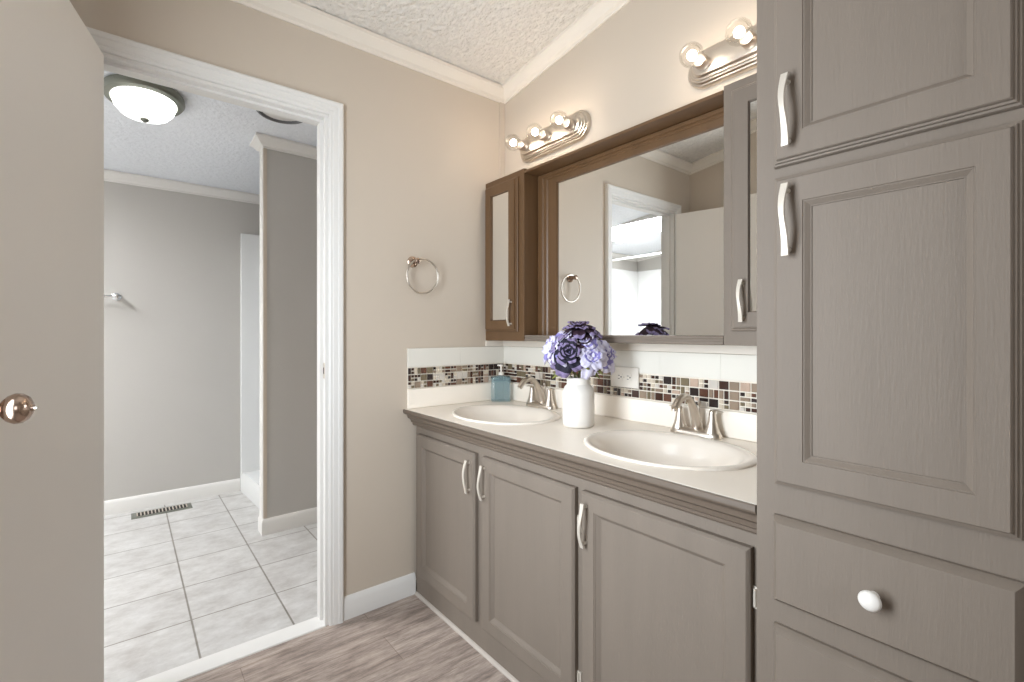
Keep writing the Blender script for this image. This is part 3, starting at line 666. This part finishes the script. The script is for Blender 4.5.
# ------------------------------------------------------------------ bathroom beyond the doorway
zc = cz(-.9)
dm = empty('dome_ceiling_light', (-.90, -1.400, zc), 'lit dome ceiling light with pewter rim beyond the doorway', 'ceiling light')
TL = Matrix.Rotation(-math.atan(.1), 4, 'Y')
def lk(n, bm, m, par, **k): bmesh.ops.transform(bm, matrix=TL, verts=bm.verts); return link(n, bm, m, par, **k)
bm = bmesh.new(); lathe(bm, [(.145, -.001), (.153, -.008), (.155, -.026), (.146, -.040), (.126, -.046), (.119, -.038)], (0, 0, 0), 48); lk('rim', bm, M['pewter'], dm, smooth=40)
bm = bmesh.new(); lathe(bm, [(.121, -.038), (.120, -.052), (.112, -.076), (.092, -.100), (.056, -.116), (.020, -.123), (.0001, -.1235)], (0, 0, 0), 48); lk('glass_dome', bm, M['dome'], dm, smooth=60)
bm = bmesh.new(); lathe(bm, [(.004, -.121), (.017, -.125), (.018, -.131), (.012, -.137), (.0001, -.138)], (0, 0, 0), 18); lk('finial', bm, M['pewter'], dm, smooth=50)
vt = empty('round_ceiling_vent', (-.695, -.858, cz(-.695)), 'grey round ceiling vent behind the top of the doorway', 'vent')
bm = bmesh.new(); lathe(bm, [(.118, -.0005), (.124, -.006), (.123, -.024), (.112, -.028), (.108, -.018), (.0001, -.014)], (0, 0, 0), 44); lk('ring', bm, M['greymetal'], vt, smooth=40)
bm = bmesh.new(); lathe(bm, [(.107, -.0165), (.09, -.022), (.0001, -.024)], (0, 0, 0), 32); lk('diffuser', bm, M['white'], vt, smooth=40)
# towel bar on the far wall
tb = empty('towel_bar', (XB, -1.51, 1.35), 'chrome towel bar on the far bathroom wall beside the open door', 'towel bar')
for y in (0, -.46):
    bm = bmesh.new(); lathe(bm, [(.024, .0005), (.024, .006), (.014, .012), (.012, .050), (.016, .056), (.016, .072), (.010, .076), (.0001, .077)], (0, y, 0), 20, 'x'); link('post', bm, M['chrome'], tb, smooth=40)
bm = bmesh.new(); tube(bm, [(.064, 0, 0), (.064, -.46, 0)], .0085, 14); link('bar', bm, M['chrome'], tb, smooth=50)
# floor register
fr = empty('floor_vent', (-1.862, -1.285, 0), 'slotted metal floor vent in the tiles near the far wall', 'vent')
bm = bmesh.new(); loft(bm, [[(-.058, -.155, 0.0005), (.058, -.155, 0.0005), (.058, .155, 0.0005), (-.058, .155, 0.0005)], [(-.056, -.153, .004), (.056, -.153, .004), (.056, .153, .004), (-.056, .153, .004)], [(-.046, -.143, .0055), (.046, -.143, .0055), (.046, .143, .0055), (-.046, .143, .0055)]])
link('frame', bm, M['pewter'], fr)
bm = bmesh.new(); box(bm, -.034, .034, -.13, .13, .0056, .0062); link('opening', bm, M['dark'], fr)
bm = bmesh.new()
for i in range(15): yy = -.126+.018*i; box(bm, -.034, .034, yy-.0032, yy+.0032, .006, .0085)
link('slats', bm, M['champ'], fr)
# shower stall
M['frost'] = glassy('obscure_pane', (226, 230, 232), .6, .2)
sh = empty('shower_stall', (-1.57, -.42, 0), 'white acrylic shower stall behind the grey partition', 'shower'); H0 = Vector((-1.57, -.42, 0))
sx0, sx1, sy, sz = XB+.001, PX-PT-.005, -.705, 1.835
bm = bmesh.new()
box(bm, sx0, sx0+.03, -.830, -.001, 0, sz); box(bm, sx1-.03, sx1, sy, -.001, 0, sz); box(bm, sx0+.03, sx1-.03, -.04, -.001, 0, sz); box(bm, sx0+.03, sx1-.03, sy, -.04, 0, .05)
shift(link('surround', bm, M['acrylic'], sh, bevel=.006), H0)
bm = bmesh.new(); N = 14; ring = []
for i in range(N+1):
    t = i/N; x_ = sx0+.03+(sx1-.03-sx0-.03)*t; yy = -.829+.035*sin(pi*t*.5)
    ring.append([(x_, yy, 0.0), (x_, yy, .10), (x_, yy+.014, .13), (x_, sy+.07, .13), (x_, sy+.09, .05), (x_, sy+.09, 0)])
loft(bm, ring); shift(link('curb', bm, M['acrylic'], sh, smooth=40), H0)
bm = bmesh.new()
ax0, ax1 = sx0+.032, sx1-.034
for a in ((ax0, ax0+.03, .136, 1.80), (ax1-.03, ax1, .136, 1.80), (ax0+.03, ax1-.03, 1.765, 1.80), (ax0+.03, ax1-.03, .136, .16)): box(bm, a[0], a[1], sy+.03, sy+.055, a[2], a[3])
shift(link('door_frame', bm, M['acrylic'], sh, bevel=.002), H0)
bm = bmesh.new(); box(bm, ax0+.50, ax0+.525, sy+.022, sy+.048, .165, 1.765); o = shift(link('door_stile', bm, M['greymetal'], sh, bevel=.002), H0)
bm = bmesh.new(); box(bm, ax0+.03, ax1-.03, sy+.038, sy+.042, .16, 1.765); shift(link('glass_pane', bm, M['frost'], sh), H0)
# tub alcove seen only in the mirror
tub = empty('bathtub', (-1.25, -3.45, 0), 'white bathtub with surround panels seen in the mirror', 'bathtub'); B0 = Vector((-1.25, -3.45, 0))
bm = bmesh.new(); tx0, tx1, ty0, ty1 = XB+.002, -.50, YB+.002, -3.08
def rl(i, z): return [(tx0+i, ty0+i, z), (tx1-i, ty0+i, z), (tx1-i, ty1-i, z), (tx0+i, ty1-i, z)]
loft(bm, [rl(0, 0), rl(0, .43), rl(.01, .44), rl(.06, .44), rl(.075, .42), rl(.14, .12), rl(.2, .09)]); shift(link('tub', bm, M['acrylic'], tub, bevel=.008), B0)
bm = bmesh.new(); box(bm, tx0, tx0+.03, ty0, ty1, .441, 1.93); box(bm, tx0+.03, tx1, ty0, ty0+.03, .441, 1.93); shift(link('surround', bm, M['acrylic'], tub, bevel=.006), B0)
structure('wall_tub_side', B(-.498, -.1, YB, -3.05, 0, cz(-.5)+.01), M['bathwall'], 'bathroom wall closing the tub alcove', 'wall')
rod = empty('shower_curtain_rod', (-1.25, -3.10, 1.99), 'white shower curtain rod over the tub, seen in the mirror', 'curtain rod')
bm = bmesh.new(); tube(bm, [(-.748, 0, 0), (.748, 0, 0)], .0125, 14); link('rod', bm, M['white'], rod, smooth=50)
for k in (-1, 1):
    bm = bmesh.new(); lathe(bm, [(.028, k*.748), (.028, k*.742), (.018, k*.730)], (0, 0, 0), 20, 'x'); link('flange', bm, M['white'], rod, smooth=40)
